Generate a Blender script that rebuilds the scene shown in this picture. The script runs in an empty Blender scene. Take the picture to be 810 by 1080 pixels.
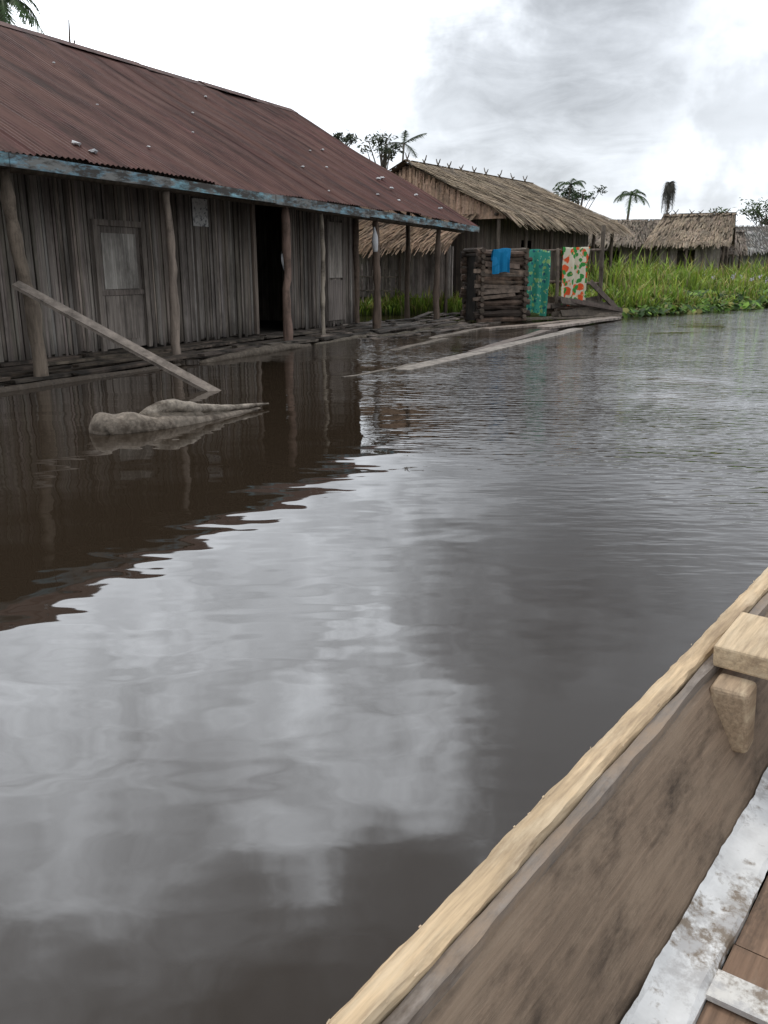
import bpy, math, random
from mathutils import Vector, Matrix, noise
random.seed(7)
R=random.random
def U(a,b): return a+(b-a)*random.random()
sc=bpy.context.scene
sc.view_settings.view_transform='Standard'
sc.view_settings.look='None'
sc.view_settings.exposure=0

# ---------------------------------------------------------------- mesh helper
class MB:
    def __init__(s): s.v=[];s.f=[];s.c=[]
    def add(s,vs,fs,col):
        o=len(s.v); s.v+= [tuple(v) for v in vs]; s.f+=[tuple(i+o for i in f) for f in fs]
        if isinstance(col,list): s.c+=col
        else: s.c+=[col]*len(vs)
    def hexa(s,p,col):   # p: 4 bottom, 4 top
        s.add(p,[(3,2,1,0),(4,5,6,7),(0,1,5,4),(1,2,6,5),(2,3,7,6),(3,0,4,7)],col)
    def box(s,x0,x1,y0,y1,z0,z1,col,j=0):
        P=[(x0,y0,z0),(x1,y0,z0),(x1,y1,z0),(x0,y1,z0),(x0,y0,z1),(x1,y0,z1),(x1,y1,z1),(x0,y1,z1)]
        if j: P=[(a+U(-j,j),b+U(-j,j),c+U(-j,j)) for a,b,c in P]
        s.hexa(P,col)
    def beam(s,p0,p1,w,t,col,up=(0,0,1),j=0):
        p0=Vector(p0);p1=Vector(p1);d=(p1-p0).normalized()
        sd=d.cross(Vector(up))
        if sd.length<1e-3: sd=d.cross(Vector((1,0,0)))
        sd.normalize();n=sd.cross(d).normalized()
        a=sd*w/2;b=n*t/2
        P=[p0-a-b,p1-a-b,p1+a-b,p0+a-b,p0-a+b,p1-a+b,p1+a+b,p0+a+b]
        if j: P=[q+Vector((U(-j,j),U(-j,j),U(-j,j))) for q in P]
        s.hexa(P,col)
    def loft(s,path,rad,n,col,j=0.0,seg=None,squash=1.0,jf=6.0):
        path=[Vector(p) for p in path]
        if seg:
            np_,nr=[],[]
            m=len(path)-1
            for k in range(seg+1):
                t=k/seg*m;i=min(int(t),m-1);f=t-i
                p0=path[max(i-1,0)];p1=path[i];p2=path[i+1];p3=path[min(i+2,m)]
                q=0.5*((2*p1)+(p2-p0)*f+(2*p0-5*p1+4*p2-p3)*f*f+(3*p1-p0-3*p2+p3)*f**3)
                np_.append(q);nr.append(rad[i]*(1-f)+rad[i+1]*f)
            path,rad=np_,nr
        vs=[];fs=[]
        ref=None
        for k,p in enumerate(path):
            d=(path[min(k+1,len(path)-1)]-path[max(k-1,0)]).normalized()
            if ref is None:
                ref=d.cross(Vector((0,0,1)))
                if ref.length<.1: ref=Vector((1,0,0))
            a=(ref-d*ref.dot(d)).normalized();b=d.cross(a)
            ref=a
            for i in range(n):
                th=2*math.pi*i/n
                r=rad[k]
                dirv=a*math.cos(th)+b*math.sin(th)*squash
                q=p+dirv*r
                if j:
                    q=q+dirv*r*j*noise.noise(q*jf)*2
                vs.append(q)
        for k in range(len(path)-1):
            for i in range(n):
                i2=(i+1)%n
                fs.append((k*n+i,k*n+i2,(k+1)*n+i2,(k+1)*n+i))
        fs.append(tuple(range(n))[::-1]);fs.append(tuple((len(path)-1)*n+i for i in range(n)))
        s.add(vs,fs,col)
    def build(s,name,mat,parent=None,smooth=False):
        me=bpy.data.meshes.new(name);me.from_pydata(s.v,[],s.f)
        at=me.color_attributes.new("Col",'FLOAT_COLOR','POINT')
        flat=[]
        for c in s.c: flat+= [c[0],c[1],c[2],1.0]
        at.data.foreach_set("color",flat)
        me.materials.append(mat)
        if smooth:
            me.polygons.foreach_set("use_smooth",[True]*len(me.polygons))
        ob=bpy.data.objects.new(name,me);sc.collection.objects.link(ob)
        if parent: ob.parent=parent
        return ob
def empty(name,loc=(0,0,0),rot=0):
    e=bpy.data.objects.new(name,None);sc.collection.objects.link(e)
    e.location=loc;e.rotation_euler=(0,0,rot);e.empty_display_size=.3
    return e
def vary(c,a=.2,h=.04):
    k=1+U(-a,a)
    return (c[0]*k*(1+U(-h,h)),c[1]*k,c[2]*k*(1+U(-h,h)))

# ---------------------------------------------------------------- materials
def newmat(name):
    m=bpy.data.materials.new(name);m.use_nodes=True
    nt=m.node_tree;b=nt.nodes['Principled BSDF']
    return m,nt,b
def N(nt,t,**k):
    n=nt.nodes.new(t)
    for a,v in k.items(): setattr(n,a,v)
    return n
def vcmat(name,stretch=(8,8,8),amt=.5,rough=.85,bump=.3,bdist=.01,stain=None,stain_scale=1.5,stain_rng=(.5,.65),spec=.3,detail=4,stainstretch=(1,1,1),stain2=None):
    m,nt,b=newmat(name);L=nt.links
    tc=N(nt,'ShaderNodeTexCoord');mp=N(nt,'ShaderNodeMapping');mp.inputs['Scale'].default_value=stretch
    L.new(tc.outputs['Object'],mp.inputs['Vector'])
    no=N(nt,'ShaderNodeTexNoise');no.inputs['Scale'].default_value=1;no.inputs['Detail'].default_value=detail;no.inputs['Roughness'].default_value=.65
    L.new(mp.outputs[0],no.inputs['Vector'])
    mr=N(nt,'ShaderNodeMapRange');mr.inputs['From Min'].default_value=.3;mr.inputs['From Max'].default_value=.7
    mr.inputs['To Min'].default_value=1-amt;mr.inputs['To Max'].default_value=1+amt
    L.new(no.outputs[0],mr.inputs['Value'])
    at=N(nt,'ShaderNodeAttribute');at.attribute_name='Col'
    vm=N(nt,'ShaderNodeVectorMath',operation='SCALE')
    L.new(at.outputs['Color'],vm.inputs[0]);L.new(mr.outputs[0],vm.inputs['Scale'])
    out=vm.outputs[0]
    for kk,st in enumerate((stain,stain2)):
        if not st: continue
        mp2=N(nt,'ShaderNodeMapping');mp2.inputs['Scale'].default_value=stainstretch;mp2.inputs['Location'].default_value=(kk*5.3,kk*2.2,kk*9.1)
        L.new(tc.outputs['Object'],mp2.inputs['Vector'])
        n2=N(nt,'ShaderNodeTexNoise');n2.inputs['Scale'].default_value=stain_scale;n2.inputs['Detail'].default_value=6;n2.inputs['Roughness'].default_value=.72
        L.new(mp2.outputs[0],n2.inputs['Vector'])
        r=N(nt,'ShaderNodeMapRange');r.inputs['From Min'].default_value=stain_rng[0];r.inputs['From Max'].default_value=stain_rng[1]
        L.new(n2.outputs[0],r.inputs['Value'])
        mx=N(nt,'ShaderNodeMix',data_type='RGBA');L.new(r.outputs[0],mx.inputs[0]);L.new(out,mx.inputs[6]);mx.inputs[7].default_value=(*st,1)
        out=mx.outputs[2]
    L.new(out,b.inputs['Base Color'])
    b.inputs['Roughness'].default_value=rough;b.inputs['Specular IOR Level'].default_value=spec
    if bump:
        bp=N(nt,'ShaderNodeBump');bp.inputs['Strength'].default_value=bump;bp.inputs['Distance'].default_value=bdist
        L.new(no.outputs[0],bp.inputs['Height']);L.new(bp.outputs[0],b.inputs['Normal'])
    return m
M_slat=vcmat('weathered_slats',(34,34,1.0),.5,.9,.6,.01,stain=(.042,.034,.028),stain_scale=1.5,stain_rng=(.44,.72),stainstretch=(1.3,1,.4))
M_post=vcmat('old_post',(14,14,2),.45,.9,.6,.015,stain=(.04,.03,.022),stain_scale=2,stain_rng=(.5,.7))
M_deck=vcmat('deck_wood',(2,16,16),.5,.85,.5,.01,stain=(.02,.016,.012),stain_scale=2.5,stain_rng=(.42,.6))
M_wood=vcmat('plain_wood',(9,9,9),.45,.85,.5,.01,stain=(.05,.04,.032),stain_scale=3,stain_rng=(.5,.7))
M_thatch=vcmat('thatch',(12,12,12),.3,.95,0,.02,spec=.1,stain=(.11,.092,.075),stain_scale=.8,stain_rng=(.45,.75))
M_rust=vcmat('rusty_tin',(7,1.1,1.1),.4,.8,.25,.01,stain=(.03,.015,.013),stain_scale=1.1,stain_rng=(.42,.62),spec=.2,stainstretch=(2.2,.5,.5),stain2=(.10,.05,.04))
M_paint=vcmat('peeling_paint',(3,20,20),.35,.8,.4,.006,stain=(.17,.17,.16),stain_scale=4,stain_rng=(.44,.56),stainstretch=(.6,1,2),stain2=(.05,.045,.04))
M_leaf=vcmat('foliage',(3,3,3),.25,.6,0,.01,spec=.25,detail=2)
M_fresh=vcmat('fresh_sawn_wood',(6,110,110),.3,.8,.6,.003,stain=(.22,.155,.10),stain_scale=7,stain_rng=(.47,.72),stainstretch=(.5,3,3),stain2=(.55,.44,.30))
M_hull=vcmat('canoe_hull_wood',(4,75,90),.36,.7,.7,.004,stain=(.065,.046,.032),stain_scale=4.2,stain_rng=(.48,.66),stainstretch=(.9,2.2,2.6),spec=.35,stain2=(.25,.185,.13),detail=8)
M_foil=vcmat('white_painted_metal',(14,14,14),.14,.4,.7,.006,stain=(.2,.16,.12),stain_scale=9,stain_rng=(.51,.6),spec=.5,stain2=(.42,.41,.4))
M_log=vcmat('driftwood',(22,22,22),.45,.8,.9,.012,stain=(.06,.045,.032),stain_scale=6,stain_rng=(.45,.62))
M_paper=vcmat('paper',(12,12,12),.15,.8,.0,.01,stain=(.16,.16,.17),stain_scale=16,stain_rng=(.54,.58))
nt=M_leaf.node_tree;b=nt.nodes['Principled BSDF']
tr=N(nt,'ShaderNodeBsdfTranslucent');ms=N(nt,'ShaderNodeMixShader');ms.inputs[0].default_value=.3
src=b.inputs['Base Color'].links[0].from_socket
nt.links.new(src,tr.inputs['Color']);nt.links.new(b.outputs[0],ms.inputs[1]);nt.links.new(tr.outputs[0],ms.inputs[2])
nt.links.new(ms.outputs[0],nt.nodes['Material Output'].inputs['Surface'])

def clothmat(name,base,spots,scale):
    m,nt,b=newmat(name);L=nt.links
    tc=N(nt,'ShaderNodeTexCoord')
    no=N(nt,'ShaderNodeTexNoise');no.inputs['Scale'].default_value=5
    ad=N(nt,'ShaderNodeMix',data_type='VECTOR');ad.inputs[0].default_value=.15
    L.new(tc.outputs['Object'],ad.inputs[4]);L.new(tc.outputs['Object'],no.inputs['Vector']);L.new(no.outputs['Color'],ad.inputs[5])
    cur=None
    for k,(col,sc_,th) in enumerate(spots):
        mp=N(nt,'ShaderNodeMapping');mp.inputs['Location'].default_value=(k*3.7,k*1.3,k*5.1)
        L.new(ad.outputs[1],mp.inputs['Vector'])
        vo=N(nt,'ShaderNodeTexVoronoi');vo.inputs['Scale'].default_value=sc_*scale
        L.new(mp.outputs[0],vo.inputs['Vector'])
        r=N(nt,'ShaderNodeMapRange');r.inputs['From Min'].default_value=th+.03;r.inputs['From Max'].default_value=th-.03
        L.new(vo.outputs['Distance'],r.inputs['Value'])
        mx=N(nt,'ShaderNodeMix',data_type='RGBA');L.new(r.outputs[0],mx.inputs[0])
        if cur is None: mx.inputs[6].default_value=(*base,1)
        else: L.new(cur,mx.inputs[6])
        mx.inputs[7].default_value=(*col,1);cur=mx.outputs[2]
    L.new(cur,b.inputs['Base Color'])
    b.inputs['Roughness'].default_value=.9;b.inputs['Specular IOR Level'].default_value=.1
    return m
M_cl1=clothmat('floral_cloth',(.55,.5,.38),[((.60,.09,.03),5.4,.46),((.04,.22,.05),7,.40),((.6,.35,.15),9,.2)],1)
M_cl2=clothmat('green_print_cloth',(.04,.22,.16),[((.2,.34,.13),7,.3),((.02,.09,.12),9,.28),((.3,.4,.25),12,.2)],1)
M_cl3=clothmat('blue_towel',(.01,.15,.30),[((.02,.19,.38),4,.4)],1)
M_cl4=clothmat('white_rag',(.5,.5,.5),[((.35,.35,.36),4,.4)],1)

# water
m,nt,b=newmat('river_water');L=nt.links;M_water=m
tc=N(nt,'ShaderNodeTexCoord')
b.inputs['Base Color'].default_value=(.023,.0162,.0105,1)
b.inputs['Roughness'].default_value=.02;b.inputs['IOR'].default_value=1.46
def wn(scale,stretch,rot,detail):
    mp=N(nt,'ShaderNodeMapping');mp.inputs['Scale'].default_value=stretch;mp.inputs['Rotation'].default_value=(0,0,rot)
    L.new(tc.outputs['Object'],mp.inputs['Vector'])
    n=N(nt,'ShaderNodeTexNoise');n.inputs['Scale'].default_value=scale;n.inputs['Detail'].default_value=detail;n.inputs['Roughness'].default_value=.45
    L.new(mp.outputs[0],n.inputs['Vector']);return n.outputs[0]
def mth(op,a,c=None,cl=False):
    n=N(nt,'ShaderNodeMath',operation=op,use_clamp=cl)
    for i,x in enumerate((a,c)):
        if x is None: continue
        if isinstance(x,(int,float)): n.inputs[i].default_value=x
        else: L.new(x,n.inputs[i])
    return n.outputs[0]
sep=N(nt,'ShaderNodeSeparateXYZ');L.new(tc.outputs['Object'],sep.inputs[0])
mr=N(nt,'ShaderNodeMapRange',interpolation_type='SMOOTHSTEP');mr.inputs['From Min'].default_value=3.4;mr.inputs['From Max'].default_value=8
L.new(mth('ADD',mth('MULTIPLY',sep.outputs[1],.62),mth('MULTIPLY',sep.outputs[0],2.0)),mr.inputs['Value'])
big=wn(.45,(1,1.6,1),0,2)
mask=mth('MULTIPLY',mr.outputs[0],mth('MULTIPLY',mth('SUBTRACT',big,.2),2.8,),)
h=mth('MULTIPLY',wn(1.0,(1,1.5,1),.3,1),.011)
h=mth('ADD',h,mth('MULTIPLY',wn(3.2,(1,1.9,1),-.2,1),.0022))
h=mth('ADD',h,mth('MULTIPLY',mth('MULTIPLY',wn(5,(.8,2.6,1),.15,2),.019),mask))
bp=N(nt,'ShaderNodeBump');bp.inputs['Strength'].default_value=1;bp.inputs['Distance'].default_value=1
L.new(h,bp.inputs['Height']);L.new(bp.outputs[0],b.inputs['Normal'])

# land
m,nt,b=newmat('bank_soil');L=nt.links;M_land=m
tc=N(nt,'ShaderNodeTexCoord');no=N(nt,'ShaderNodeTexNoise');no.inputs['Scale'].default_value=.7;no.inputs['Detail'].default_value=8
L.new(tc.outputs['Object'],no.inputs['Vector'])
cr=N(nt,'ShaderNodeValToRGB');cr.color_ramp.elements[0].position=.35;cr.color_ramp.elements[0].color=(.03,.045,.012,1)
cr.color_ramp.elements[1].position=.7;cr.color_ramp.elements[1].color=(.09,.14,.03,1)
L.new(no.outputs[0],cr.inputs[0]);L.new(cr.outputs[0],b.inputs['Base Color']);b.inputs['Roughness'].default_value=.95

# ---------------------------------------------------------------- water + land
mb=MB();mb.add([(-600,-600,0),(600,-600,0),(600,900,0),(-600,900,0)],[(0,1,2,3)],(1,1,1))
mb.build('water',M_water)
shore=[(-600,24),(-60,24),(-14,23),(-4,25),(0,25.6),(3.5,25.6),(6.0,25.2),(7.5,25.4),(10,28),(14,31.5),(20,36),(30,44),(60,70),(150,120),(600,260)]
def ysh(x):
    for (a,b_),(c,d) in zip(shore,shore[1:]):
        if a<=x<=c: return b_+(d-b_)*(x-a)/(c-a)
    return 30
mb=MB()
xs=[-600,-300,-150,-60,-40]+[ -30+i for i in range(0,91)]+[70,90,120,150,300,600]
offs=[(-.4,-.15),(0,-.02),(.5,.12),(1.5,.22),(4,.3),(9,.35),(20,.4),(60,.5),(900,.5)]
vs=[];fs=[]
for x in xs:
    y0=ysh(x)+(.5*noise.noise(Vector((x*.6,0,0))) if abs(x)<60 else 0)
    for o,z in offs: vs.append((x,min(y0+o,880) ,z+.08*noise.noise(Vector((x*.5,o,3)))))
k=len(offs)
for i in range(len(xs)-1):
    for j in range(k-1): fs.append((i*k+j,(i+1)*k+j,(i+1)*k+j+1,i*k+j+1))
mb.add(vs,fs,(1,1,1));mb.build('ground',M_land,smooth=True)

# ---------------------------------------------------------------- tin roof house
H=empty('wooden_tin_roof_house',(-4.17,10.26,0),math.atan2(.8955,.445))
def ez(x): return 2.50-.0125*(x+.5)
X0,X1=-4.0,13.9
mb=MB()
nx=820;ny=18;vs=[];fs=[];cs=[]
for side in (0,1):
    base=len(vs)
    for i in range(nx+1):
        x=X0+(X1-X0)*i/nx
        for j in range(ny+1):
            t=j/ny
            if side==0: y=-.38+t*(5.05+.38)
            else: y=5.05+t*(5.05+.38)
            if (j==0 and side==0):
                y+=.025*noise.noise(Vector((int((x-X0)/.8)*3.3,1,1)))*2
            zz=ez(x)+(5.36-ez(x))*(t if side==0 else 1-t)
            zz+=.011*math.sin(x/.09*2*math.pi)+.07*noise.noise(Vector((x*.35,y*.5,side)))
            sheet=int((x-X0)/.8); row=int(t*2.999)
            zz+=.012*((sheet*7+row*3)%3)
            vs.append((x,y,zz))
            random.seed(sheet*31+row*7+side)
            kk=U(.75,1.25)
            if x>11.3 and t<.8: kk*=1.5
            elif random.random()<.1: kk*=1.3
            cs.append((.076*kk,.034*kk,.030*kk))
    for i in range(nx):
        for j in range(ny):
            a=base+i*(ny+1)+j;fs.append((a,a+ny+1,a+ny+2,a+1))
random.seed(11)
mb.add(vs,fs,cs);mb.build('corrugated_roof',M_rust,H)
mb=MB()
for i in range(9):
    xa=X0+i*2;xb=min(xa+2.03,X1+.03);z=5.42+.015*(i%2)+U(-.01,.01)
    mb.add([(xa,4.8,z-.14),(xb,4.8,z-.14),(xb,5.05,z),(xa,5.05,z),(xb,5.3,z-.14),(xa,5.3,z-.14)],[(0,1,2,3),(3,2,4,5)],vary((.07,.034,.032)))
mb.build('ridge_cap',M_rust,H)
mb=MB();x=X0
while x<X1:
    xe=min(x+U(2.5,3.6),X1)
    a,b_=ez(x)-.02,ez(xe)-.02;w=U(.12,.15);dy=U(-.01,.01);s1=U(-.015,.015)
    c=vary((.15,.27,.32),.25)
    mb.hexa([(x,-.43+dy,a-w),(xe,-.43+dy,b_-w+s1),(xe,-.405+dy,b_-w+s1),(x,-.405+dy,a-w),(x,-.43+dy,a),(xe,-.43+dy,b_),(xe,-.405+dy,b_),(x,-.405+dy,a)],c)
    x=xe+.006
mb.hexa([(X1-.02,-.4,ez(X1)-.16),(X1+.02,-.4,ez(X1)-.16),(X1+.02,5.0,5.15),(X1-.02,5.0,5.15),(X1-.02,-.4,ez(X1)-.04),(X1+.02,-.4,ez(X1)-.04),(X1+.02,5.0,5.3),(X1-.02,5.0,5.3)],(.2,.2,.19))
mb.build('fascia_board',M_paint,H)
mb=MB()
for (x,t,s) in [(1.05,.08,.075),(1.14,.05,.07),(1.5,.45,.035),(-.2,.5,.04),(6.6,.55,.035),(7.8,.25,.045),(2.8,.15,.03),(8.8,.8,.04),(9.2,.3,.045),(4.1,.7,.03),(11.6,.3,.07),(12.0,.32,.075),(11.4,.22,.07),(10.4,.1,.055),(9.6,.12,.045),(5.2,.35,.025),(12.7,.1,.07),(12.5,.2,.06),(7.1,.07,.03),(0.2,.3,.04),(3.3,.4,.025),(10.9,.5,.055),(9.9,.45,.04)]:
    y=-.38+t*5.43;z=ez(x)+(5.36-ez(x))*t+.045
    mb.loft([(x-s,y-s,z),(x,y,z+.01),(x+s*1.2,y+s*.6,z)],[s*.3,s*.8,s*.2],6,(.6,.59,.55),j=.6,seg=5,squash=.5,jf=25)
mb.build('roof_debris',M_cl4,H)
mb=MB()
def post(x,y,z1,r,lx=0,ly=0,col=(.13,.095,.07),z0=-.5):
    p=[(x+lx*U(-.1,.1),y,z0),(x+U(-.04,.04),y+U(-.02,.02),z1*.3),(x+lx*.5+U(-.04,.04),y+ly*.5,z1*.65),(x+lx,y+ly,z1)]
    mb.loft(p,[r*1.05,r,r*.92,r*.82],9,vary(col,.15),j=.28,seg=14)
post(-3.0,0,2.35,.08);post(0.08,0,2.36,.078,-.2,col=(.17,.135,.105));post(2.6,0,2.32,.066,-.02,col=(.2,.16,.125));post(5.62,0,2.3,.075,.0,col=(.2,.13,.1))
post(6.85,0,2.3,.045,-.05,col=(.26,.22,.18));post(9.0,0,2.28,.075);post(12.25,0,2.25,.075,.03);post(13.6,1.4,2.9,.07)
post(12.2,3.3,3.9,.07);post(13.6,4.9,4.9,.07);post(10.4,1.2,3.1,.07);post(13.5,8.5,2.9,.07)
mb.loft([(X0,0,2.4),(3,0,2.36),(8,0,2.28),(13.8,0,2.2)],[.055,.05,.05,.05],8,(.1,.08,.06),j=.2,seg=20)
for i in range(19):
    x=-3.8+i*.98
    mb.loft([(x,-.36,ez(x)-.09),(x+U(-.05,.05),2.3,3.75),(x,5.0,5.2)],[.035,.035,.035],6,vary((.09,.07,.055)),seg=6)
    mb.loft([(x,10.4,ez(x)-.09),(x,5.05,5.2)],[.035,.035],6,vary((.09,.07,.055)),seg=2)
mb.build('posts_and_rafters',M_post,H,smooth=True)
mb=MB();x=-4.0
openings=[(2.43,3.41,1.93),(6.45,7.45,2.5)]
while x<10.4:
    w=U(.035,.08)
    zb=U(.06,.14);
    for a,b_,z in openings:
        if x+w>a and x<b_:
            zb=z+.04
    pw=1+.35*noise.noise(Vector((x*.8,3,3)))
    c=vary((.19*pw,.162*pw,.138*pw),.25,.05)
    if R()<.10: c=vary((.27,.24,.212),.15)
    if R()<.10: c=(.085,.07,.058)
    y=1.25+U(-.014,.014);tl=U(-.015,.015)
    zm=zb+U(.15,.6) if zb<1 else zb+.05
    P=[]
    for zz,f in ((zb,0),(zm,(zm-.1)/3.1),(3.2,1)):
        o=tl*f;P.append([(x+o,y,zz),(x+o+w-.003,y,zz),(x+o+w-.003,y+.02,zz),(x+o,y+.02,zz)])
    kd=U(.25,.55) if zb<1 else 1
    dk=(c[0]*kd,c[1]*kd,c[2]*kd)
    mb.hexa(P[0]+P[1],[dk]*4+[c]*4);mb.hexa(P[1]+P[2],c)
    x+=w+U(0,.006)
mb.build('front_wall_slats',M_slat,H)
mb=MB()
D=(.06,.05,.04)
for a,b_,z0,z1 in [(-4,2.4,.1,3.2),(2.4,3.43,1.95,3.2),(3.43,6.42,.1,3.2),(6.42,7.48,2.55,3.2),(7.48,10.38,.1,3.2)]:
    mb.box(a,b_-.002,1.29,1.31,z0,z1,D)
mb.box(-4,10.4,8.8,8.84,.0,3.2,(.15,.12,.1))
for xx in (-4.03,10.4):
    y=1.3
    while y<8.78:
        w=U(.12,.2);ym=y+w/2
        zt=2.4+(5.3-2.4)*(1-abs(ym-5.05)/5.43)-.08
        mb.box(xx,xx+.025,y,min(y+w-.005,8.79),.05,zt,vary((.17,.14,.115),.3));y+=w
mb.build('side_walls',M_slat,H)
mb=MB();mb.box(-4,10.4,1.32,8.75,.03,.08,(.06,.05,.04));mb.build('interior_floor',M_deck,H)
mb=MB()
mb.box(2.46,3.38,1.255,1.275,.12,1.9,(.2,.172,.15))
mb.box(2.56,3.28,1.235,1.253,1.0,1.8,(.35,.325,.29))
mb.box(2.56,3.28,1.24,1.253,.25,.9,(.21,.18,.155))
for a,b_,z0,z1 in [(2.38,2.46,.1,1.98),(3.38,3.46,.1,1.98)]: mb.box(a,b_,1.2,1.25,z0,z1,(.2,.17,.145))
mb.box(2.385,3.455,1.195,1.245,1.9,1.985,(.2,.17,.145))
mb.box(2.46,3.38,1.225,1.25,.91,.98,(.18,.15,.13))
for a,b_,z0,z1 in [(6.36,6.45,.1,2.58),(7.45,7.54,.1,2.58),(6.363,7.537,2.5,2.57)]: mb.box(a,b_,1.19,1.245 if z0<1 else 1.24,z0,z1,(.2,.16,.13))
mb.box(9.15,9.75,1.21,1.235,1.1,2.25,(.36,.32,.28))
mb.box(9.1,9.15,1.2,1.24,.2,2.3,(.2,.17,.15));mb.box(9.75,9.8,1.2,1.24,.2,2.3,(.2,.17,.15));mb.box(9.15,9.75,1.215,1.235,.2,1.05,(.2,.17,.15))
mb.build('doors',M_slat,H)
mb=MB();mb.box(4.68,5.08,1.215,1.222,1.98,2.42,(.6,.59,.57));mb.build('notice_poster',M_paper,H)
mb=MB();vs=[];fs=[]
for i in range(9):
    for j in range(13):
        u_=i/8;v_=j/12
        vs.append((7.3+.16*(u_-.5)*(1-.5*v_)+.05*v_,1.14+.04*math.sin(u_*9+v_*3),1.62-.38*v_-.05*math.sin(u_*6)))
for i in range(8):
    for j in range(12):
        a=i*13+j;fs.append((a,a+13,a+14,a+1))
mb.add(vs,fs,(1,1,1));mb.build('white_rag_on_door',M_cl4,H,smooth=True)
mb=MB();mb.loft([(8.78,-.08,2.1),(8.75,-.1,1.95),(8.78,-.1,1.75),(8.78,-.1,1.62)],[.015,.05,.07,.03],8,(1,1,1),j=.3,seg=8);mb.build('hanging_bag',M_cl4,H,smooth=True)
# deck, barely above the flood: uneven, gappy boards
mb=MB()
y=-.30
row=0
while y<1.2:
    w=U(.13,.24);x=-4
    while x<11.2:
        l=U(1.1,3.2);xe=min(x+l,11.4)
        z=.055+U(-.035,.035)
        if row<2 and R()<.16: x=xe; continue
        dy=U(-.05,.05) if row<2 else U(-.01,.01)
        mb.beam((x+U(0,.08),y+w/2+dy,z+U(-.02,.02)),(xe-U(.01,.08),y+w/2+dy+U(-.03,.03),z+U(-.02,.02)),w-.02,.035,vary((.085,.066,.05),.5) if x<2.2 else vary((.125,.10,.08),.5),j=.008)
        x=xe
        if xe>=11.2: break
    y+=w;row+=1
for x in [i*1.15-3.9 for i in range(14)]:
    mb.box(x,x+.1,-.31,1.2,-.06,.012,vary((.09,.07,.055),.3),j=.01)
mb.build('porch_deck',M_deck,H)
mb=MB()
mb.loft([(-4,-.36,-.02),(0,-.40,-.01),(2.2,-.36,-.02)],[.05,.06,.04],9,(.07,.055,.042),j=.3,seg=16)
mb.loft([(2.5,-.5,-.01),(4,-.45,.03),(5.6,-.42,.0)],[.04,.085,.05],9,(.10,.08,.06),j=.4,seg=16)
mb.loft([(5.9,-.36,-.01),(7.5,-.42,.02),(9,-.33,-.01)],[.04,.06,.04],9,(.12,.1,.075),j=.4,seg=16)
mb.loft([(7.6,-.6,-.01),(10,-.7,.0),(13,-.4,.02)],[.04,.06,.05],9,(.10,.085,.06),j=.4,seg=16)
mb.build('deck_logs',M_log,H,smooth=True)
mb=MB()
for i in range(46):
    x=U(6.8,15.0);y=U(-1.5,1.4) if x>8.8 else U(-.9,-.2);l=U(.8,3.0);a=U(-.25,.25);z=U(.0,.1)
    if y<-.5: z=-.002
    mb.beam((x,y,z),(x+l*math.cos(a),y+l*math.sin(a),z+(U(-.03,.07) if y>-.5 else U(-.01,.03))),U(.07,.22),U(.02,.035),vary((.15,.122,.1),.55),j=.012)
mb.build('loose_deck_boards',M_deck,H)

# ---------------------------------------------------------------- leaning plank
mb=MB();mb.beam((-4.22,10.12,1.13),(-1.80,9.4,-.05),.12,.035,(.18,.15,.125),up=(0,-.5,1),j=.006)
mb.build('leaning_plank',M_wood)
# ---------------------------------------------------------------- driftwood
DW=empty('driftwood_log')
mb=MB()
mb.loft([(-2.32,6.90,-.03),(-2.30,6.93,.03),(-2.2,6.98,.045),(-2.0,7.08,.03),(-1.75,7.3,.0),(-1.45,7.75,-.01),(-1.2,8.2,-.01)],[.075,.125,.125,.105,.075,.05,.02],14,(.17,.14,.11),j=.18,seg=40,squash=.85,jf=7)
mb.build('trunk',M_log,DW,smooth=True)
mb=MB()
mb.loft([(-2.13,7.12,.0),(-1.95,7.25,.05),(-1.72,7.48,.03),(-1.4,7.95,.0)],[.07,.11,.10,.04],12,(.12,.098,.075),j=.25,seg=24,squash=.7,jf=8)
mb.build('middle_body',M_log,DW,smooth=True)
mb=MB()
mb.loft([(-2.1,7.2,.02),(-2.0,7.26,.11),(-1.88,7.34,.15),(-1.74,7.45,.13),(-1.56,7.68,.08),(-1.36,7.97,.05),(-1.12,8.24,.04)],[.06,.085,.08,.07,.05,.032,.01],12,(.24,.205,.165),j=.18,seg=40,squash=.75,jf=8)
mb.build('upper_limb',M_log,DW,smooth=True)
mb=MB();mb.loft([(-1.75,6.55,-.03),(-1.65,6.62,-.006),(-1.52,6.66,-.03)],[.03,.035,.03],8,(.09,.07,.05),j=.5,seg=8,squash=.5);mb.build('submerged_knot',M_log,DW,smooth=True)
# ---------------------------------------------------------------- floating planks
def plank(name,p0,p1,w,t,col):
    mb=MB();p0=Vector(p0);p1=Vector(p1);n=24
    d=(p1-p0).normalized();sd=Vector((-d.y,d.x,0))
    vs=[];fs=[];s0=U(0,50)
    for i in range(n+1):
        p=p0.lerp(p1,i/n)+Vector((0,0,.006*math.sin(i*.5+s0)))+sd*.03*math.sin(i*.2+s0)
        for s_,z in((-1,-t),(1,-t),(1,0),(-1,0)):
            ww=w/2*(1+.22*noise.noise(Vector((i*.4,s_*9,s0))))
            if i in(0,n): ww*=.75
            vs.append(p+sd*s_*ww+Vector((0,0,z)))
    for i in range(n):
        for k in range(4):
            k2=(k+1)%4;fs.append((i*4+k,i*4+k2,i*4+4+k2,i*4+4+k))
    fs+=[(3,2,1,0),tuple(n*4+k for k in range(4))]
    mb.add(vs,fs,col);return mb.build(name,M_wood)
plank('floating_plank',(.25,11.3,.012),(4.2,18.9,.05),.27,.05,(.21,.185,.16))
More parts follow.
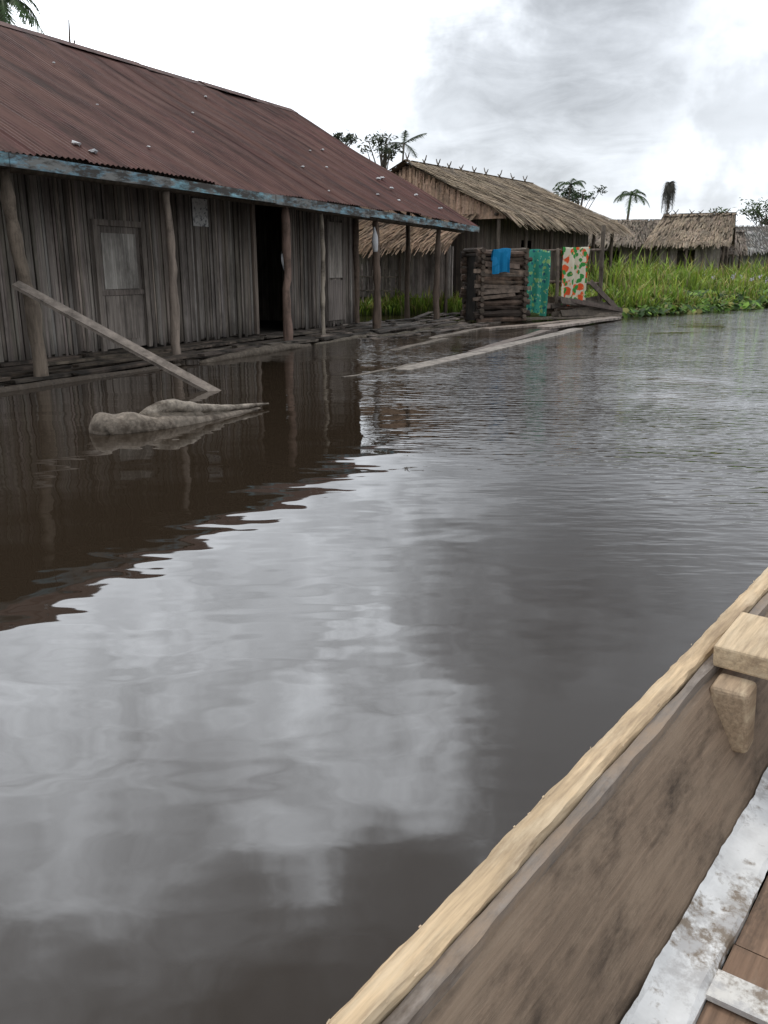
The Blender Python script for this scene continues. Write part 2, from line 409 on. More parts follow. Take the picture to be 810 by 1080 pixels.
plank('floating_plank',(-.5,10.6,.010),(.45,12.1,.014),.07,.03,(.13,.11,.09))
plank('floating_plank',(1.4,14.0,.012),(3.8,19.2,.04),.2,.05,(.13,.105,.09))
plank('floating_plank',(3.4,18.6,.1),(6.1,23.0,.08),.35,.05,(.24,.2,.17))
plank('floating_plank',(2.2,18.8,.05),(5.6,22.4,.09),.3,.05,(.2,.16,.13))
plank('floating_plank',(.1,14.2,.012),(1.2,16.4,.03),.16,.04,(.12,.1,.08))
plank('floating_plank',(.9,16.6,.02),(2.3,19.6,.03),.2,.04,(.15,.125,.1))
plank('floating_plank',(6.2,24.3,.03),(7.4,25.3,.05),.4,.04,(.27,.24,.2))

# ---------------------------------------------------------------- log pile
LP=empty('stacked_log_crib',(2.3,21.5,0),.30)
mb=MB()
z=.08
while z<1.72:
    r=U(.045,.085)
    for y in (0,.85):
        mb.loft([(-.02+U(-.12,.05),y+U(-.05,.05),z+U(-.02,.02)),(.7,y+U(-.04,.04),z+U(-.02,.02)),(1.32+U(-.12,.1),y+U(-.03,.03),z)],[r,r*1.05,r*.85],7,vary((.085,.058,.042),.6),j=.35,seg=6)
    for x in (.05,1.2):
        mb.loft([(x,-.15,z+r),(x+U(-.03,.03),1.0,z+r)],[r*.8,r*.8],7,vary((.08,.06,.045),.5),seg=2)
    z+=r*2*.98
for i in range(7):
    z=U(.3,1.4);mb.beam((U(-.2,.2),-.09,z),(U(.9,1.4),-.1,z+U(-.15,.15)),U(.08,.14),.025,vary((.12,.09,.068),.4),up=(0,-1,.05),j=.01)
mb.build('logs',M_wood,LP,smooth=False)
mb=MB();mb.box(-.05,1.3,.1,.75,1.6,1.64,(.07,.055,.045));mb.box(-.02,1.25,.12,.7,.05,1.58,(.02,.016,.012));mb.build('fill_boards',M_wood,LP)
# ---------------------------------------------------------------- cloths
def cloth(name,mat,x,y,z1,w,h,ang,fold=.035,parent=None,back=.25):
    mb=MB();nx_,ny_=26,30;vs=[];fs=[]
    ca,sa=math.cos(ang),math.sin(ang)
    sd=U(0,9)
    for i in range(nx_+1):
        for j in range(-8,ny_+1):
            u_=i/nx_-.5
            if j<0: v_=-j/8*back; off=.07
            else: v_=j/ny_*h; off=-.02
            lx=u_*w*(1-.06*v_)+.02*noise.noise(Vector((v_*3,sd,0)))
            ly=off+fold*min(1,v_*2.5)*(math.sin(u_*15+sd)+.6*math.sin(u_*27+v_*2+sd))
            lz=z1-v_-.07*math.cos(u_*5+sd)*(.2+v_*.3) - (.03*abs(u_))
            vs.append((x+lx*ca-ly*sa,y+lx*sa+ly*ca,lz))
    m_=ny_+9
    for i in range(nx_):
        for j in range(m_-1):
            a=i*m_+j;fs.append((a,a+m_,a+m_+1,a+1))
    mb.add(vs,fs,(1,1,1));return mb.build(name,mat,parent,smooth=True)
cloth('blue_towel',M_cl3,2.82,21.40,1.76,.46,.56,.30,.03)
RK=empty('clothes_rack')
mb=MB()
for p,q,r in [((3.5,22.6,-.3),(3.52,22.6,1.8),.05),((4.5,23.0,-.3),(4.48,23.0,1.8),.05),((5.85,23.9,-.3),(5.82,23.85,2.4),.06),((3.3,22.45,1.72),(5.95,23.95,1.78),.03),((3.3,22.5,1.0),(5.9,24.0,.9),.035),((4.5,23.2,1.75),(5.3,23.7,.9),.04)]:
    mb.loft([p,((p[0]+q[0])/2+.02,(p[1]+q[1])/2,(p[2]+q[2])/2),q],[r,r,r*.85],8,vary((.14,.11,.085),.2),j=.2,seg=8)
mb.build('poles',M_post,RK,smooth=True)
cloth('green_print_cloth',M_cl2,3.93,22.66,1.76,.74,1.6,.52,.05)
cloth('floral_cloth',M_cl1,5.0,23.22,1.84,.94,1.45,.52,.045)
mb=MB()
for i in range(14):
    t=i/13
    x=4.3+1.5*t+U(-.1,.1);y=23.35+.9*t+U(-.1,.1)
    mb.beam((x-.5,y-.2,U(.1,.7)*(1-.3*t)+.1),(x+.7,y+.35,U(.05,.4)),U(.12,.22),.035,vary((.10,.078,.06),.5),up=(.4,-1,.2),j=.01)
mb.beam((4.5,22.75,.55),(6.5,23.9,.2),.12,.04,(.08,.06,.05),up=(.4,-1,.3),j=.01)
mb.beam((5.5,23.5,.95),(6.3,24.0,.3),.14,.04,(.11,.085,.07),up=(.4,-1,.3),j=.01)
for i in range(7):
    a=U(-.12,.12);mb.beam((4.3+U(-.1,.3),22.7+U(-.1,.2),.08+.06*i+a),(6.6-.1*i,24.1,.10+.06*i-a),U(.1,.18),.04,vary((.10,.078,.06),.5),up=(.4,-1,.5),j=.02)
mb.beam((3.3,22.1,.05),(6.3,23.7,.07),.4,.05,(.1,.08,.06),j=.015)
mb.build('scrap_lumber_pile',M_wood)

# ---------------------------------------------------------------- thatch houses
def thatch_slope(mb,A,B,C,Dd,n,col,ln=.7,wd=.035,lift=.06,drop=.0):
    A,B,C,Dd=map(Vector,(A,B,C,Dd))
    nrm=(B-A).cross(Dd-A).normalized()
    if nrm.z<0: nrm=-nrm
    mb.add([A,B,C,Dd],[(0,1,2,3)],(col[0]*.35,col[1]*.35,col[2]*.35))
    for i in range(n):
        u_=R();v_=R()**.9
        if i%6==0: v_=U(.88,1.0)
        p=(A.lerp(B,u_)).lerp(Dd.lerp(C,u_),v_)
        dn=((Dd.lerp(C,u_))-(A.lerp(B,u_))).normalized()
        sd=(B-A).normalized()
        d=(dn+sd*U(-.14,.14)).normalized();l=ln*U(.5,1.2);w=wd*U(.6,1.4)
        if v_>.86: d=(d+Vector((0,0,-.35-drop))).normalized();l*=U(.5,1)
        q0=p+nrm*(U(.01,.05)+.05*noise.noise(p*1.5));q1=q0+d*l+nrm*U(-.01,lift)
        pat=1+.45*noise.noise(p*.9)
        c=vary((col[0]*pat,col[1]*pat,col[2]*pat),.35,.06)
        mb.add([q0-sd*w,q0+sd*w,q1+sd*w*.4,q1-sd*w*.4],[(0,1,2,3)],c)
def thatched_house(loc,rot,Lx,W,ze,zr,n,col,wallcol,name='thatched_house',hip0=0,hip1=0,z0=.3,sticks=True,wall_in=.7,ln=.7):
    h=empty(name,loc,rot)
    mb=MB()
    A=(hip0,W,zr);B=(Lx-hip1,W,zr)
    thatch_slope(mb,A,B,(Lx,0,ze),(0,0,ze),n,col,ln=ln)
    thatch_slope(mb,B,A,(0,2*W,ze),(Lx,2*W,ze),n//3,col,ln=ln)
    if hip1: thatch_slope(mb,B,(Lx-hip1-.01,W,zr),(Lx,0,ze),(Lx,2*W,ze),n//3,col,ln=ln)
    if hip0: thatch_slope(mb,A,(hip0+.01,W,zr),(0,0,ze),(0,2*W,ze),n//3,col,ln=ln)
    for i in range(n//6):
        x=U(hip0,Lx-hip1);s_=random.choice((-1,1))
        q=Vector((x,W-.05*s_,zr+.08));d=Vector((U(-.3,.3),s_*.8,-.42)).normalized()
        l=U(.3,.7)*ln/.7
        mb.add([q-Vector((.03,0,0)),q+Vector((.03,0,0)),q+d*l+Vector((.02,0,.03)),q+d*l+Vector((-.02,0,.03))],[(0,1,2,3)],vary(col,.35))
    mb.build('thatch_roof',M_thatch,h)
    if sticks:
        mb=MB()
        x=hip0+.2
        while x<Lx-hip1-.2:
            a1,a2=U(.15,.32),U(.12,.3)
            mb.loft([(x-.25,W-.35,zr-.12),(x,W,zr+.1),(x+.12,W+.14,zr+a1)],[.025,.025,.015],5,(.11,.09,.07),seg=3)
            mb.loft([(x+.2,W+.35,zr-.12),(x,W,zr+.1),(x-.1,W-.14,zr+a2)],[.025,.025,.015],5,(.11,.09,.07),seg=3)
            x+=U(.35,1.1)
        mb.build('ridge_sticks',M_wood,h)
    mb=MB();y=wall_in+.5
    x=.6
    while x<Lx-.6:
        w=U(.07,.13)
        if not (.35*Lx<x<.35*Lx+.9): mb.box(x,x+w-.004,y+U(-.01,.01),y+.03,z0-.1,ze+.5,vary(wallcol,.35))
        else: mb.box(x,x+w-.004,y,y+.03,z0+1.9,ze+.5,vary(wallcol,.35))
        x+=w
    for xx in (.6,Lx-.65):
        yy=y
        while yy<2*W-y:
            w=U(.07,.13);zt=ze+(zr-ze)*(1-abs(yy-W)/W)-.1
            mb.box(xx,xx+.03,yy,yy+w-.004,z0-.1,zt,vary(wallcol,.35));yy+=w
    mb.box(.6,Lx-.6,2*W-y,2*W-y+.03,z0-.1,ze+.4,wallcol)
    mb.box(.6,Lx-.6,y+.05,2*W-y-.02,z0-.1,z0,wallcol)
    mb.build('plank_walls',M_slat,h)
    mb=MB()
    for i in range(int(Lx/2)+1):
        x=.3+i*(Lx-.6)/int(Lx/2)
        mb.loft([(x,.35,-.3),(x+U(-.05,.05),.35,ze+.12)],[.07,.06],8,vary((.13,.1,.08),.2),j=.2,seg=6)
        mb.loft([(x,2*W-.35,-.3),(x,2*W-.35,ze+.1)],[.07,.06],8,vary((.13,.1,.08),.2),seg=2)
    mb.loft([(.1,.35,ze+.02),(Lx-.1,.35,ze+.02)],[.05,.05],6,(.1,.08,.06),seg=4)
    mb.build('posts',M_post,h,smooth=True)
    return h
TC=(.30,.235,.165)
T1=thatched_house((3.48,26.0,0),math.atan2(.823,.568),10.0,3.5,2.80,4.42,5600,TC,(.14,.11,.09),hip1=.8,ln=.75)
mb=MB()
for i in range(1100):
    y=U(.1,6.9);zt=2.8+1.62*(1-abs(y-3.5)/3.5)-.03;zb=2.7;
    z1=U(zb+.1,zt) if zt>zb+.1 else zb+.1;z0=max(zb,z1-U(.3,.7));w=U(.02,.05)
    x=.25+U(-.04,.03)
    mb.add([(x,y-w,z0),(x,y+w,z0),(x+.02,y+w,z1),(x+.02,y-w,z1)],[(0,1,2,3)],vary((.46,.31,.22),.14))
mb.add([(.32,0,2.75),(.32,7,2.75),(.32,3.5,4.37)],[(0,1,2)],(.25,.18,.12))
mb.build('woven_gable',M_thatch,T1)
mb=MB();thatch_slope(mb,(.2,1.0,2.85),(.2,8.2,2.85),(-1.7,8.4,1.95),(-1.7,.8,1.95),1800,(.22,.15,.1),ln=.6)
mb.build('lean_to_thatch',M_thatch,T1)
mb=MB()
y=1.0
while y<8.2:
    w=U(.08,.15);mb.box(-1.2,-1.17,y,y+w-U(.005,.03),.45,2.1+U(-.2,0),vary((.40,.34,.31),.35));y+=w
for y in (1,2.6,4.4,6.2,8.2): mb.loft([(-1.55,y,-.2),(-1.55,y,2.05)],[.05,.045],7,(.13,.1,.08),seg=3)
mb.build('lean_to_wall',M_slat,T1)
thatched_house((9.6,46.5,0),-.12,5.4,2.4,2.55,3.75,1300,(.2,.165,.13),(.2,.165,.14),hip0=1.2,sticks=False,ln=.5)
thatched_house((13.3,45.6,0),-.42,4.1,1.9,2.5,3.95,1300,(.26,.205,.15),(.34,.29,.25),hip0=.6,sticks=True,ln=.45)
thatched_house((17.0,47.5,0),-.2,2.2,1.3,2.1,3.2,400,(.17,.14,.115),(.16,.135,.115),sticks=False,ln=.4)
thatched_house((22.8,62,0),-.1,14,3.2,2.4,4.2,1500,(.27,.26,.24),(.26,.24,.22),sticks=False,ln=.5)

FN=MB()
for i in range(26):
    x=-3.5+i*.16;FN.loft([(x,26.3+.1*math.sin(i),-.2),(x+U(-.05,.05),26.3,U(1.2,1.7))],[.035,.025],5,vary((.26,.22,.19),.3),seg=2)
FN.beam((-3.6,26.25,1.1),(.6,26.25,1.05),.06,.04,(.18,.15,.12));FN.beam((-3.6,26.25,.7),(.6,26.25,.65),.06,.04,(.18,.15,.12))
FN.build('stick_fence',M_wood)

# ---------------------------------------------------------------- vegetation
mb=MB()
def blade(x,y,z,h,w,col):
    a=U(0,6.283);lean=h*U(.1,.7);sx,sy=math.cos(a+1.57)*w,math.sin(a+1.57)*w
    dx,dy=math.cos(a)*lean,math.sin(a)*lean
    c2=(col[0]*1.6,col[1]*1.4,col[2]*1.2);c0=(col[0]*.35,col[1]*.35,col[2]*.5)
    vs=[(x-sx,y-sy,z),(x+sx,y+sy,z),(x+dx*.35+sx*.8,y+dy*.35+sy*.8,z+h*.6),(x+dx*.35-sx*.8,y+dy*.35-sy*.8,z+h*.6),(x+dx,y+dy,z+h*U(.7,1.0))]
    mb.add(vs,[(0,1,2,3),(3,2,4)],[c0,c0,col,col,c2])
G1=(.145,.235,.03);G2=(.19,.265,.04);G3=(.05,.10,.022);G4=(.25,.23,.08)
cnt=0
while cnt<30000:
    x=U(-6,30);d=(R()**1.6)*16-.3
    if x<5 and d>3: continue
    y=ysh(x)+d
    cl=noise.noise(Vector((x*.45,y*.45,0)))+.5*noise.noise(Vector((x*1.6,y*1.6,4)))
    if cl<-.3 and R()<.8: continue
    hh=(.28+.6*max(0,cl+.35))*(1+min(d,9)*.09)
    if x<6.2: hh*=.8
    col=vary(random.choice((G1,G1,G2,G2,G4) if cl>0 else (G1,G2,G3,G4)),.35,.1)
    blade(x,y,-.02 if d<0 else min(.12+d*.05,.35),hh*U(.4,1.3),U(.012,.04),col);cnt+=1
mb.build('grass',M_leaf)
mb=MB()
for i in range(8500):
    x=U(5.8,24);d=U(-1.0,4.0)+.8*noise.noise(Vector((x*.8,1,1)));y=ysh(x)+d
    z=U(.03,.5)*(.4+.6*min(1,max(0,d+.6)))+max(0,d-1)*.06;r=U(.04,.12);a=U(0,6.28);tx,ty=U(-.9,.9),U(-1.2,.5)
    vs=[]
    for k in range(6):
        th=a+k*1.047;px,py=r*math.cos(th),r*math.sin(th)*.7
        vs.append((x+px,y+py,z+px*tx+py*-ty))
    mb.add(vs,[tuple(range(6))],vary(random.choice(((.1,.19,.03),(.15,.25,.04),(.04,.08,.02),(.2,.2,.06))),.4,.1))
mb.build('water_hyacinth',M_leaf)
mb=MB()
for i in range(60):
    x=random.gauss(15.6,1.3);y=ysh(x)+U(1.5,5.5);z=U(.6,1.0);r=U(.02,.05)
    for k in range(4):
        a=U(0,6.28);q=Vector((x,y,z+.03*k));d=Vector((math.cos(a),math.sin(a),.5))*r
        mb.add([q,q+d+Vector((0,0,r)),q+d*1.8,q+d-Vector((0,0,r*.6))],[(0,1,2,3)],(.55,.5,.62))
mb.build('hyacinth_flowers',M_leaf)

def tree(name,loc,ht,cr,crown_z,nclump,nleaf,lcol=(.05,.085,.03),flat=.7,ls=.12,sx=1.0):
    e=empty(name,loc)
    mb=MB();mb.loft([(0,0,-.3),(U(-.2,.2),0,ht*.4),(U(-.3,.3),0,crown_z)],[.022*ht,.015*ht,.008*ht],8,(.13,.11,.09),j=.2,seg=10)
    lb=MB()
    for i in range(nclump):
        a=U(0,6.28);rr=cr*R()**.6
        c=Vector((math.cos(a)*rr*sx,math.sin(a)*rr,crown_z+U(-.5,.7)*cr*flat))
        st=Vector((0,0,crown_z*U(.6,.95)))
        mb.loft([st,st.lerp(c,.5)+Vector((0,0,.1*cr)),c],[.006*ht,.004*ht,.002*ht],5,(.12,.1,.085),seg=4)
        rc=cr*U(.16,.34);k=U(.55,1.5)
        for j in range(nleaf):
            d=Vector((random.gauss(0,.6),random.gauss(0,.6),random.gauss(0,.36)))*rc*1.15
            p=c+d;a1=Vector((U(-1,1),U(-1,1),U(-.6,.6))).normalized();a2=a1.cross(Vector((U(-1,1),U(-1,1),1))).normalized()
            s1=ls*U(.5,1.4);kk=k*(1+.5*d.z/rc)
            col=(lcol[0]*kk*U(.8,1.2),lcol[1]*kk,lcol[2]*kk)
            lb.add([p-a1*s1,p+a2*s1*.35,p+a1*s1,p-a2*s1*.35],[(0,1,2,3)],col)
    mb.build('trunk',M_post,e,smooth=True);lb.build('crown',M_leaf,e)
def palm(name,loc,ht,fl,nf,droop=1.0,col=(.05,.085,.03),spread=1.0,lean=.3,tr=1.0):
    e=empty(name,loc)
    mb=MB();top=Vector((lean,0,ht))
    mb.loft([(0,0,-.3),(lean*.2,0,ht*.5),top],[.16*tr,.12*tr,.1*tr],8,(.14,.12,.1),j=.15,seg=12)
    mb.build('trunk',M_post,e,smooth=True)
    lb=MB()
    for i in range(nf):
        a=i*2.4+U(-.2,.2);el=U(-.2,1.2)
        d=Vector((math.cos(a)*spread,math.sin(a)*spread,0));pts=[]
        n=9;fl2=fl*U(.75,1.1)
        for k in range(n+1):
            t=k/n
            pts.append(top+d*fl2*t*math.cos(el*.6)*(1-.25*t*t*droop)+Vector((0,0,fl2*(math.sin(el)*t*.8-droop*.75*t*t))))
        sd=Vector((-d.y,d.x,0)).normalized()
        c=vary(col,.35)
        for k in range(n):
            p,q=pts[k],pts[k+1]
            lb.add([p-sd*.02,p+sd*.02,q+sd*.02,q-sd*.02],[(0,1,2,3)],c)
            for m_ in range(4):
                r_=p.lerp(q,m_/4);L_=fl2*.28*math.sin(math.pi*(.12+.83*(k+m_/4)/n))
                for s_ in(-1,1):
                    tip=r_+sd*s_*L_*.75*U(.7,1.1)+(q-p).normalized()*L_*.55+Vector((0,0,-L_*U(.15,.7)))
                    w=(q-p).normalized()*.022*fl/1.5
                    lb.add([r_-w,r_+w,tip],[(0,1,2)],vary(c,.2))
    lb.build('fronds',M_leaf,e)
palm('palm_tree',(-12.25,30,0),9.35,2.0,16,1.0)
tree('tree',(-.1,44,0),8,1.0,6.9,11,50,lcol=(.06,.07,.045),ls=.12,flat=.9)
tree('tree',(-2.3,46,0),8,.8,7.6,8,50,lcol=(.06,.07,.045),ls=.12,flat=.5)
palm('palm_tree',(.7,46,0),7.3,1.5,7,.4,tr=.5,col=(.06,.08,.045))
tree('tree',(12.9,60,0),7,1.5,6.0,12,50,lcol=(.045,.07,.03),ls=.14,flat=.4)
palm('palm_tree',(12.0,60,0),6.6,1.5,12,.8,tr=.6)
palm('palm_tree',(19.3,72,0),6.9,1.9,14,.9,tr=.8)
palm('palm_tree',(22.2,71,0),7.6,2.3,14,1.35,col=(.06,.055,.045),spread=.3,lean=.1,tr=.6)
tree('tree',(32.3,76,0),8,2.1,5.6,18,60,lcol=(.05,.075,.03),ls=.17,flat=.6)
tree('tree',(29.6,80,0),7,1.4,5.4,10,50,lcol=(.05,.075,.03),ls=.16)
palm('palm_tree',(34.2,78,0),7.0,2.2,12,.9)
DT=empty('dead_tree',(-11.0,33,0));mb=MB()
mb.loft([(0,0,-.3),(.1,0,5),(.0,0,8.3)],[.14,.09,.04],7,(.1,.08,.065),seg=8,j=.2)
for q in [(.12,0,9.55),(-.25,.1,8.9),(.3,-.1,8.9)]: mb.loft([(.0,0,8.1),(q[0]*.5,q[1],8.5),q],[.05,.045,.025],5,(.1,.08,.065),seg=6)
mb.build('branches',M_post,DT)
mb=MB()
for i in range(9000):
    x=U(-160,260);y=150+U(-8,8)+.25*abs(x)
    top=3.0+3.2*max(0,.5+noise.noise(Vector((x*.06,0,5))))+1.2*noise.noise(Vector((x*.4,2,5)))
    z=U(0,1)**.8*top;s1=U(.5,1.1)
    a1=Vector((U(-1,1),U(-1,1),U(-.6,.6))).normalized();a2=a1.cross(Vector((U(-1,1),U(-1,1),1))).normalized()
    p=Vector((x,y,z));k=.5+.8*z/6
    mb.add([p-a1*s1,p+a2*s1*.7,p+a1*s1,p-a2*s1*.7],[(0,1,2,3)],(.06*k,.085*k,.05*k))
mb.build('distant_trees',M_leaf)

# ---------------------------------------------------------------- canoe
C=empty('wooden_canoe',(-.067,.795,0),math.atan2(.796,.605))
yc=-.53
def fx(x):
    if x>2.6: return max(.06,1-((x-2.6)/3.2)**1.6)
    if x<-1.6: return max(.06,1-((-1.6-x)/2.6)**1.6)
    return 1
def strip(mb,prof,x0,x1,dx,col,jit=0,mirror=True,freq=4.0,cv=0):
    for mir in ((0,1) if mirror else (0,)):
        n=int((x1-x0)/dx);m_=len(prof);vs=[];fs=[];cs=[]
        for i in range(n+1):
            x=x0+(x1-x0)*i/n
            for k,(y,z) in enumerate(prof):
                y2=y+jit*(noise.noise(Vector((x*freq,k*3.1,mir*7)))*1.2+noise.noise(Vector((x*freq*4,k*3.1,mir*7)))*.5)
                z2=z+jit*.6*noise.noise(Vector((x*freq,k*3.1+50,mir*7)))*1.5+ (.06*max(0,x-2.6)**1.5*(1 if z>.1 else .3))
                yy=yc+(y2-yc)*fx(x)
                if mir: yy=2*yc-yy
                vs.append((x,yy,z2));kk=1+cv*noise.noise(Vector((x*3,mir,k*.1)))
                cs.append((col[0]*kk,col[1]*kk,col[2]*kk))
        for i in range(n):
            for k in range(m_):
                k2=(k+1)%m_;f=(i*m_+k,i*m_+k2,(i+1)*m_+k2,(i+1)*m_+k)
                fs.append(f if not mir else f[::-1])
        fs+=[tuple(range(m_))[::-1],tuple(n*m_+k for k in range(m_))]
        mb.add(vs,fs,cs)
mb=MB();strip(mb,[(0,.425),(0.002,.45),(-.004,.457),(-.037,.457),(-.043,.452),(-.043,.425)],-3.6,5.2,.012,(.46,.34,.21),jit=.005,freq=8,cv=.4)
mb.build('gunwale_strip',M_fresh,C)
mb=MB();strip(mb,[(-.047,.36),(-.047,.445),(-.068,.443),(-.075,.36)],-3.6,5.2,.02,(.19,.16,.135),jit=.004,freq=5,cv=.25)
mb.build('inner_rail',M_hull,C)
mb=MB();strip(mb,[(-.02,.424),(-.046,.424),(-.078,.42),(-.205,.17),(-.225,.1),(-.2,-.12),(-.14,-.1),(-.06,.15)],-3.6,5.2,.1,(.205,.148,.103),jit=.003,cv=.25)
mb.build('side_planks',M_hull,C)
mb=MB()
n=44;vs=[];fs=[]
for i in range(n+1):
    x=-3.6+8.8*i/n;f=fx(x)
    vs+=[(x,yc+(.35)*f,-.09),(x,yc-(.35)*f,-.09)]
for i in range(n): fs.append((i*2,i*2+1,i*2+3,i*2+2))
mb.add(vs,fs,(.15,.11,.08));mb.build('bottom',M_hull,C)
mb=MB();strip(mb,[(-.196,.20),(-.206,.193),(-.24,.186),(-.270,.184),(-.278,.178),(-.278,.16),(-.21,.16)],-3.2,4.4,.015,(.64,.64,.63),jit=.005,freq=9,cv=.2)
for x in (.615,1.24,.0,-.62,1.86,2.5,3.1):
    a=U(-.03,.03)
    mb.hexa([(x,-.78,.172),(x+.065,-.78,.172),(x+.065+a,-.278,.172),(x+a,-.278,.172),(x,-.78,.181),(x+.065,-.78,.181),(x+.065+a,-.278,.182),(x+a,-.278,.182)],(.62,.6,.56))
mb.build('white_metal_flashing',M_foil,C)
mb=MB();x=-3.0
while x<4.2:
    w=U(.22,.3)
    f=fx(x+w);mb.box(x,x+w-.006,yc-.25*f,yc+.25*f,.14,.166+U(-.004,.004),vary((.19,.12,.078),.4),j=.002);x+=w
mb.build('floor_boards',M_hull,C)
mb=MB()
def seat(x,w):
    mb.box(x,x+w,-.98,-.062,.438,.495,(.46,.35,.225),j=.005)
seat(1.24,.24);seat(-1.3,.26)
ob=mb.build('thwart_seat',M_fresh,C)
bv=ob.modifiers.new('b','BEVEL');bv.width=.006;bv.segments=2
mb=MB()
for x in (1.17,-1.30):
    for s_ in (0,1):
        y0,y1=(-.175,-.09) if s_==0 else (-.97,-.885)
        mb.hexa([(x,y0,.29),(x+.075,y0+.004,.285),(x+.08,y1,.275),(x+.004,y1,.28),(x+.006,y0+.012,.428),(x+.08,y0+.012,.434),(x+.08,y1+.01,.434),(x,y1+.01,.428)],(.32,.235,.155))
ob=mb.build('seat_block',M_fresh,C)
bv=ob.modifiers.new('b','BEVEL');bv.width=.012;bv.segments=3
mb=MB()
for i in range(26):
    x=U(-.2,2.6);y=random.choice((-.002,-.042))+U(-.004,.004);z=.455
    l=U(.003,.009);a=U(-.5,.5);w_=U(.0005,.0012)
    p=Vector((x,y,z));q=p+Vector((math.cos(a)*l,math.sin(a)*l,U(0,.003)))
    mb.beam(p,q,w_*2,w_,vary((.45,.35,.24),.2))
mb.build('wood_splinters',M_fresh,C)

# ---------------------------------------------------------------- world
w=bpy.data.worlds.new("World");sc.world=w;w.use_nodes=True
nt=w.node_tree;L=nt.links
bg=nt.nodes['Background'];bg.inputs['Strength'].default_value=.1
SUN_EL,SUN_AZ=math.radians(58),math.radians(-25)
sky=N(nt,'ShaderNodeTexSky',sky_type='NISHITA');sky.sun_disc=False;sky.sun_elevation=SUN_EL;sky.sun_rotation=SUN_AZ
tc=N(nt,'ShaderNodeTexCoord');nv=N(nt,'ShaderNodeVectorMath',operation='NORMALIZE');L.new(tc.outputs['Generated'],nv.inputs[0])
sp=N(nt,'ShaderNodeSeparateXYZ');L.new(nv.outputs[0],sp.inputs[0])
def blob(d,a_out,a_in):
    v=Vector(d).normalized()
    dp=N(nt,'ShaderNodeVectorMath',operation='DOT_PRODUCT');L.new(warp,dp.inputs[0]);dp.inputs[1].default_value=v
    r=N(nt,'ShaderNodeMapRange',interpolation_type='SMOOTHSTEP');r.inputs['From Min'].default_value=math.cos(math.radians(a_out));r.inputs['From Max'].default_value=math.cos(math.radians(a_in))
    L.new(dp.outputs['Value'],r.inputs['Value']);return r.outputs[0]
zc=mth('ADD',mth('MAXIMUM',sp.outputs[2],0),.22)
pr=N(nt,'ShaderNodeCombineXYZ');L.new(mth('DIVIDE',sp.outputs[0],zc),pr.inputs[0]);L.new(mth('DIVIDE',sp.outputs[1],zc),pr.inputs[1])
n1=N(nt,'ShaderNodeTexNoise');n1.inputs['Scale'].default_value=1.5;n1.inputs['Detail'].default_value=5;n1.inputs['Roughness'].default_value=.5
L.new(pr.outputs[0],n1.inputs['Vector'])
n3=N(nt,'ShaderNodeTexNoise');n3.inputs['Scale'].default_value=4.2;n3.inputs['Detail'].default_value=6;n3.inputs['Roughness'].default_value=.6;n3.inputs['Distortion'].default_value=.6
L.new(pr.outputs[0],n3.inputs['Vector'])
n2=N(nt,'ShaderNodeTexNoise');n2.inputs['Scale'].default_value=4.5;n2.inputs['Detail'].default_value=6;n2.inputs['Roughness'].default_value=.6
L.new(nv.outputs[0],n2.inputs['Vector'])
sb=N(nt,'ShaderNodeVectorMath',operation='SUBTRACT');L.new(n2.outputs['Color'],sb.inputs[0]);sb.inputs[1].default_value=(.5,.5,.5)
scl=N(nt,'ShaderNodeVectorMath',operation='SCALE');L.new(sb.outputs[0],scl.inputs[0]);scl.inputs['Scale'].default_value=.5
ad=N(nt,'ShaderNodeVectorMath',operation='ADD');L.new(nv.outputs[0],ad.inputs[0]);L.new(scl.outputs[0],ad.inputs[1])
nn=N(nt,'ShaderNodeVectorMath',operation='NORMALIZE');L.new(ad.outputs[0],nn.inputs[0]);warp=nn.outputs[0]
cl=N(nt,'ShaderNodeMapRange');cl.inputs['From Min'].default_value=.35;cl.inputs['From Max'].default_value=.65
L.new(n1.outputs[0],cl.inputs['Value']);c1=cl.outputs[0]
cl=N(nt,'ShaderNodeMapRange');cl.inputs['From Min'].default_value=.32;cl.inputs['From Max'].default_value=.68
L.new(n3.outputs[0],cl.inputs['Value']);c3=cl.outputs[0]
Lm=mth('ADD',1.16,mth('MULTIPLY',c1,.25))
Lm=mth('SUBTRACT',Lm,mth('MULTIPLY',blob((.19,.962,.245),14,1),mth('ADD',.34,mth('MULTIPLY',mth('SUBTRACT',1,c3),.28))))
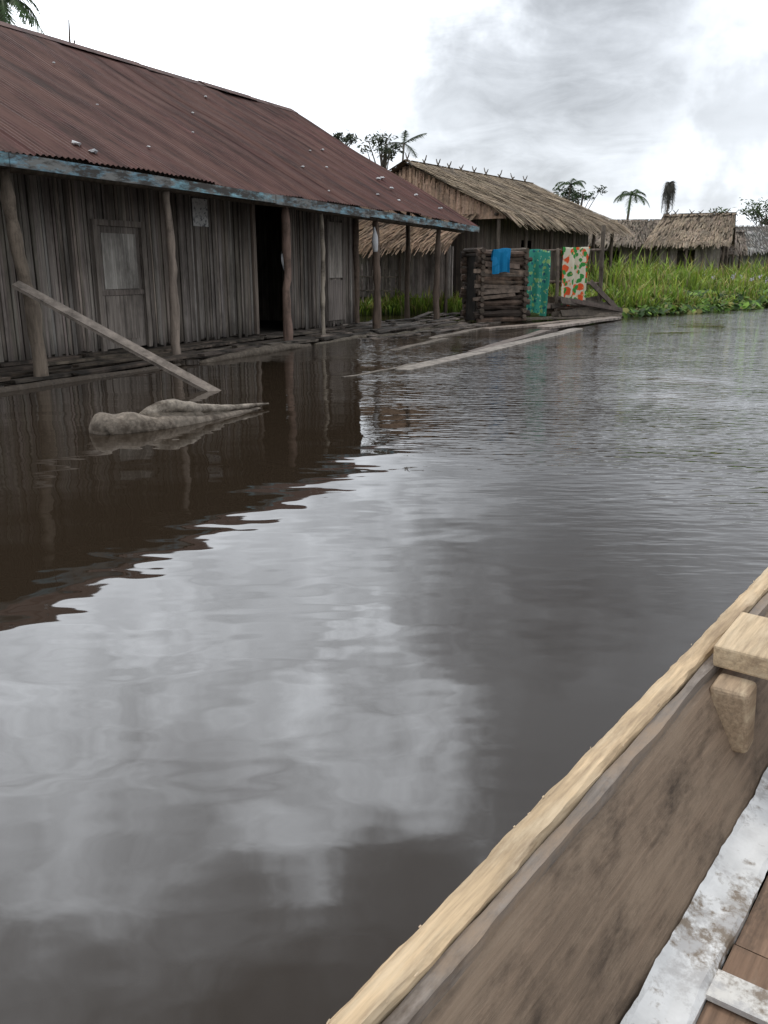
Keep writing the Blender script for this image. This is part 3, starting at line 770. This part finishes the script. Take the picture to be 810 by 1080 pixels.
Lm=mth('SUBTRACT',Lm,mth('MULTIPLY',blob((.40,.9,.13),5,1),.4))
Lm=mth('SUBTRACT',Lm,mth('MULTIPLY',blob((.25,.88,.42),14,5),.2))
Lm=mth('ADD',Lm,mth('MULTIPLY',blob((-.30,.86,.43),27,5),mth('ADD',.9,mth('MULTIPLY',c3,1.5))))
Lm=mth('ADD',Lm,mth('MULTIPLY',blob((-.03,.838,.51),9,2),mth('ADD',.9,mth('MULTIPLY',c3,2.4))))
Lm=mth('ADD',Lm,mth('MULTIPLY',blob((-.34,.80,.52),13,2),mth('ADD',.5,mth('MULTIPLY',c3,1.9))))
Lm=mth('SUBTRACT',Lm,mth('MULTIPLY',blob((-.15,.66,.74),20,8),.5))
Lm=mth('MAXIMUM',Lm,.4)
tint=N(nt,'ShaderNodeCombineXYZ')
L.new(mth('MULTIPLY',Lm,9.35),tint.inputs[0]);L.new(mth('MULTIPLY',Lm,9.8),tint.inputs[1]);L.new(mth('MULTIPLY',Lm,10.4),tint.inputs[2])
mx=N(nt,'ShaderNodeMix',data_type='RGBA');mx.inputs[0].default_value=.92
L.new(sky.outputs[0],mx.inputs[6]);L.new(tint.outputs[0],mx.inputs[7]);L.new(mx.outputs[2],bg.inputs['Color'])
sl=bpy.data.lights.new('sun','SUN');sl.energy=1.15;sl.angle=math.radians(14);sl.color=(1,.93,.84)
so=bpy.data.objects.new('sun',sl);sc.collection.objects.link(so)
dirv=Vector((math.sin(SUN_AZ)*math.cos(SUN_EL),math.cos(SUN_AZ)*math.cos(SUN_EL),math.sin(SUN_EL)))
so.rotation_euler=dirv.to_track_quat('Z','Y').to_euler();so.location=(0,0,30)
# ---------------------------------------------------------------- camera
cd=bpy.data.cameras.new('camera');cam=bpy.data.objects.new('camera',cd);sc.collection.objects.link(cam)
cam.location=(0,0,1.3);cam.rotation_euler=(math.radians(90-15.94),0,0)
cd.sensor_fit='VERTICAL';cd.sensor_height=36;cd.lens=30;cd.clip_end=3000;cd.clip_start=.05
sc.camera=cam
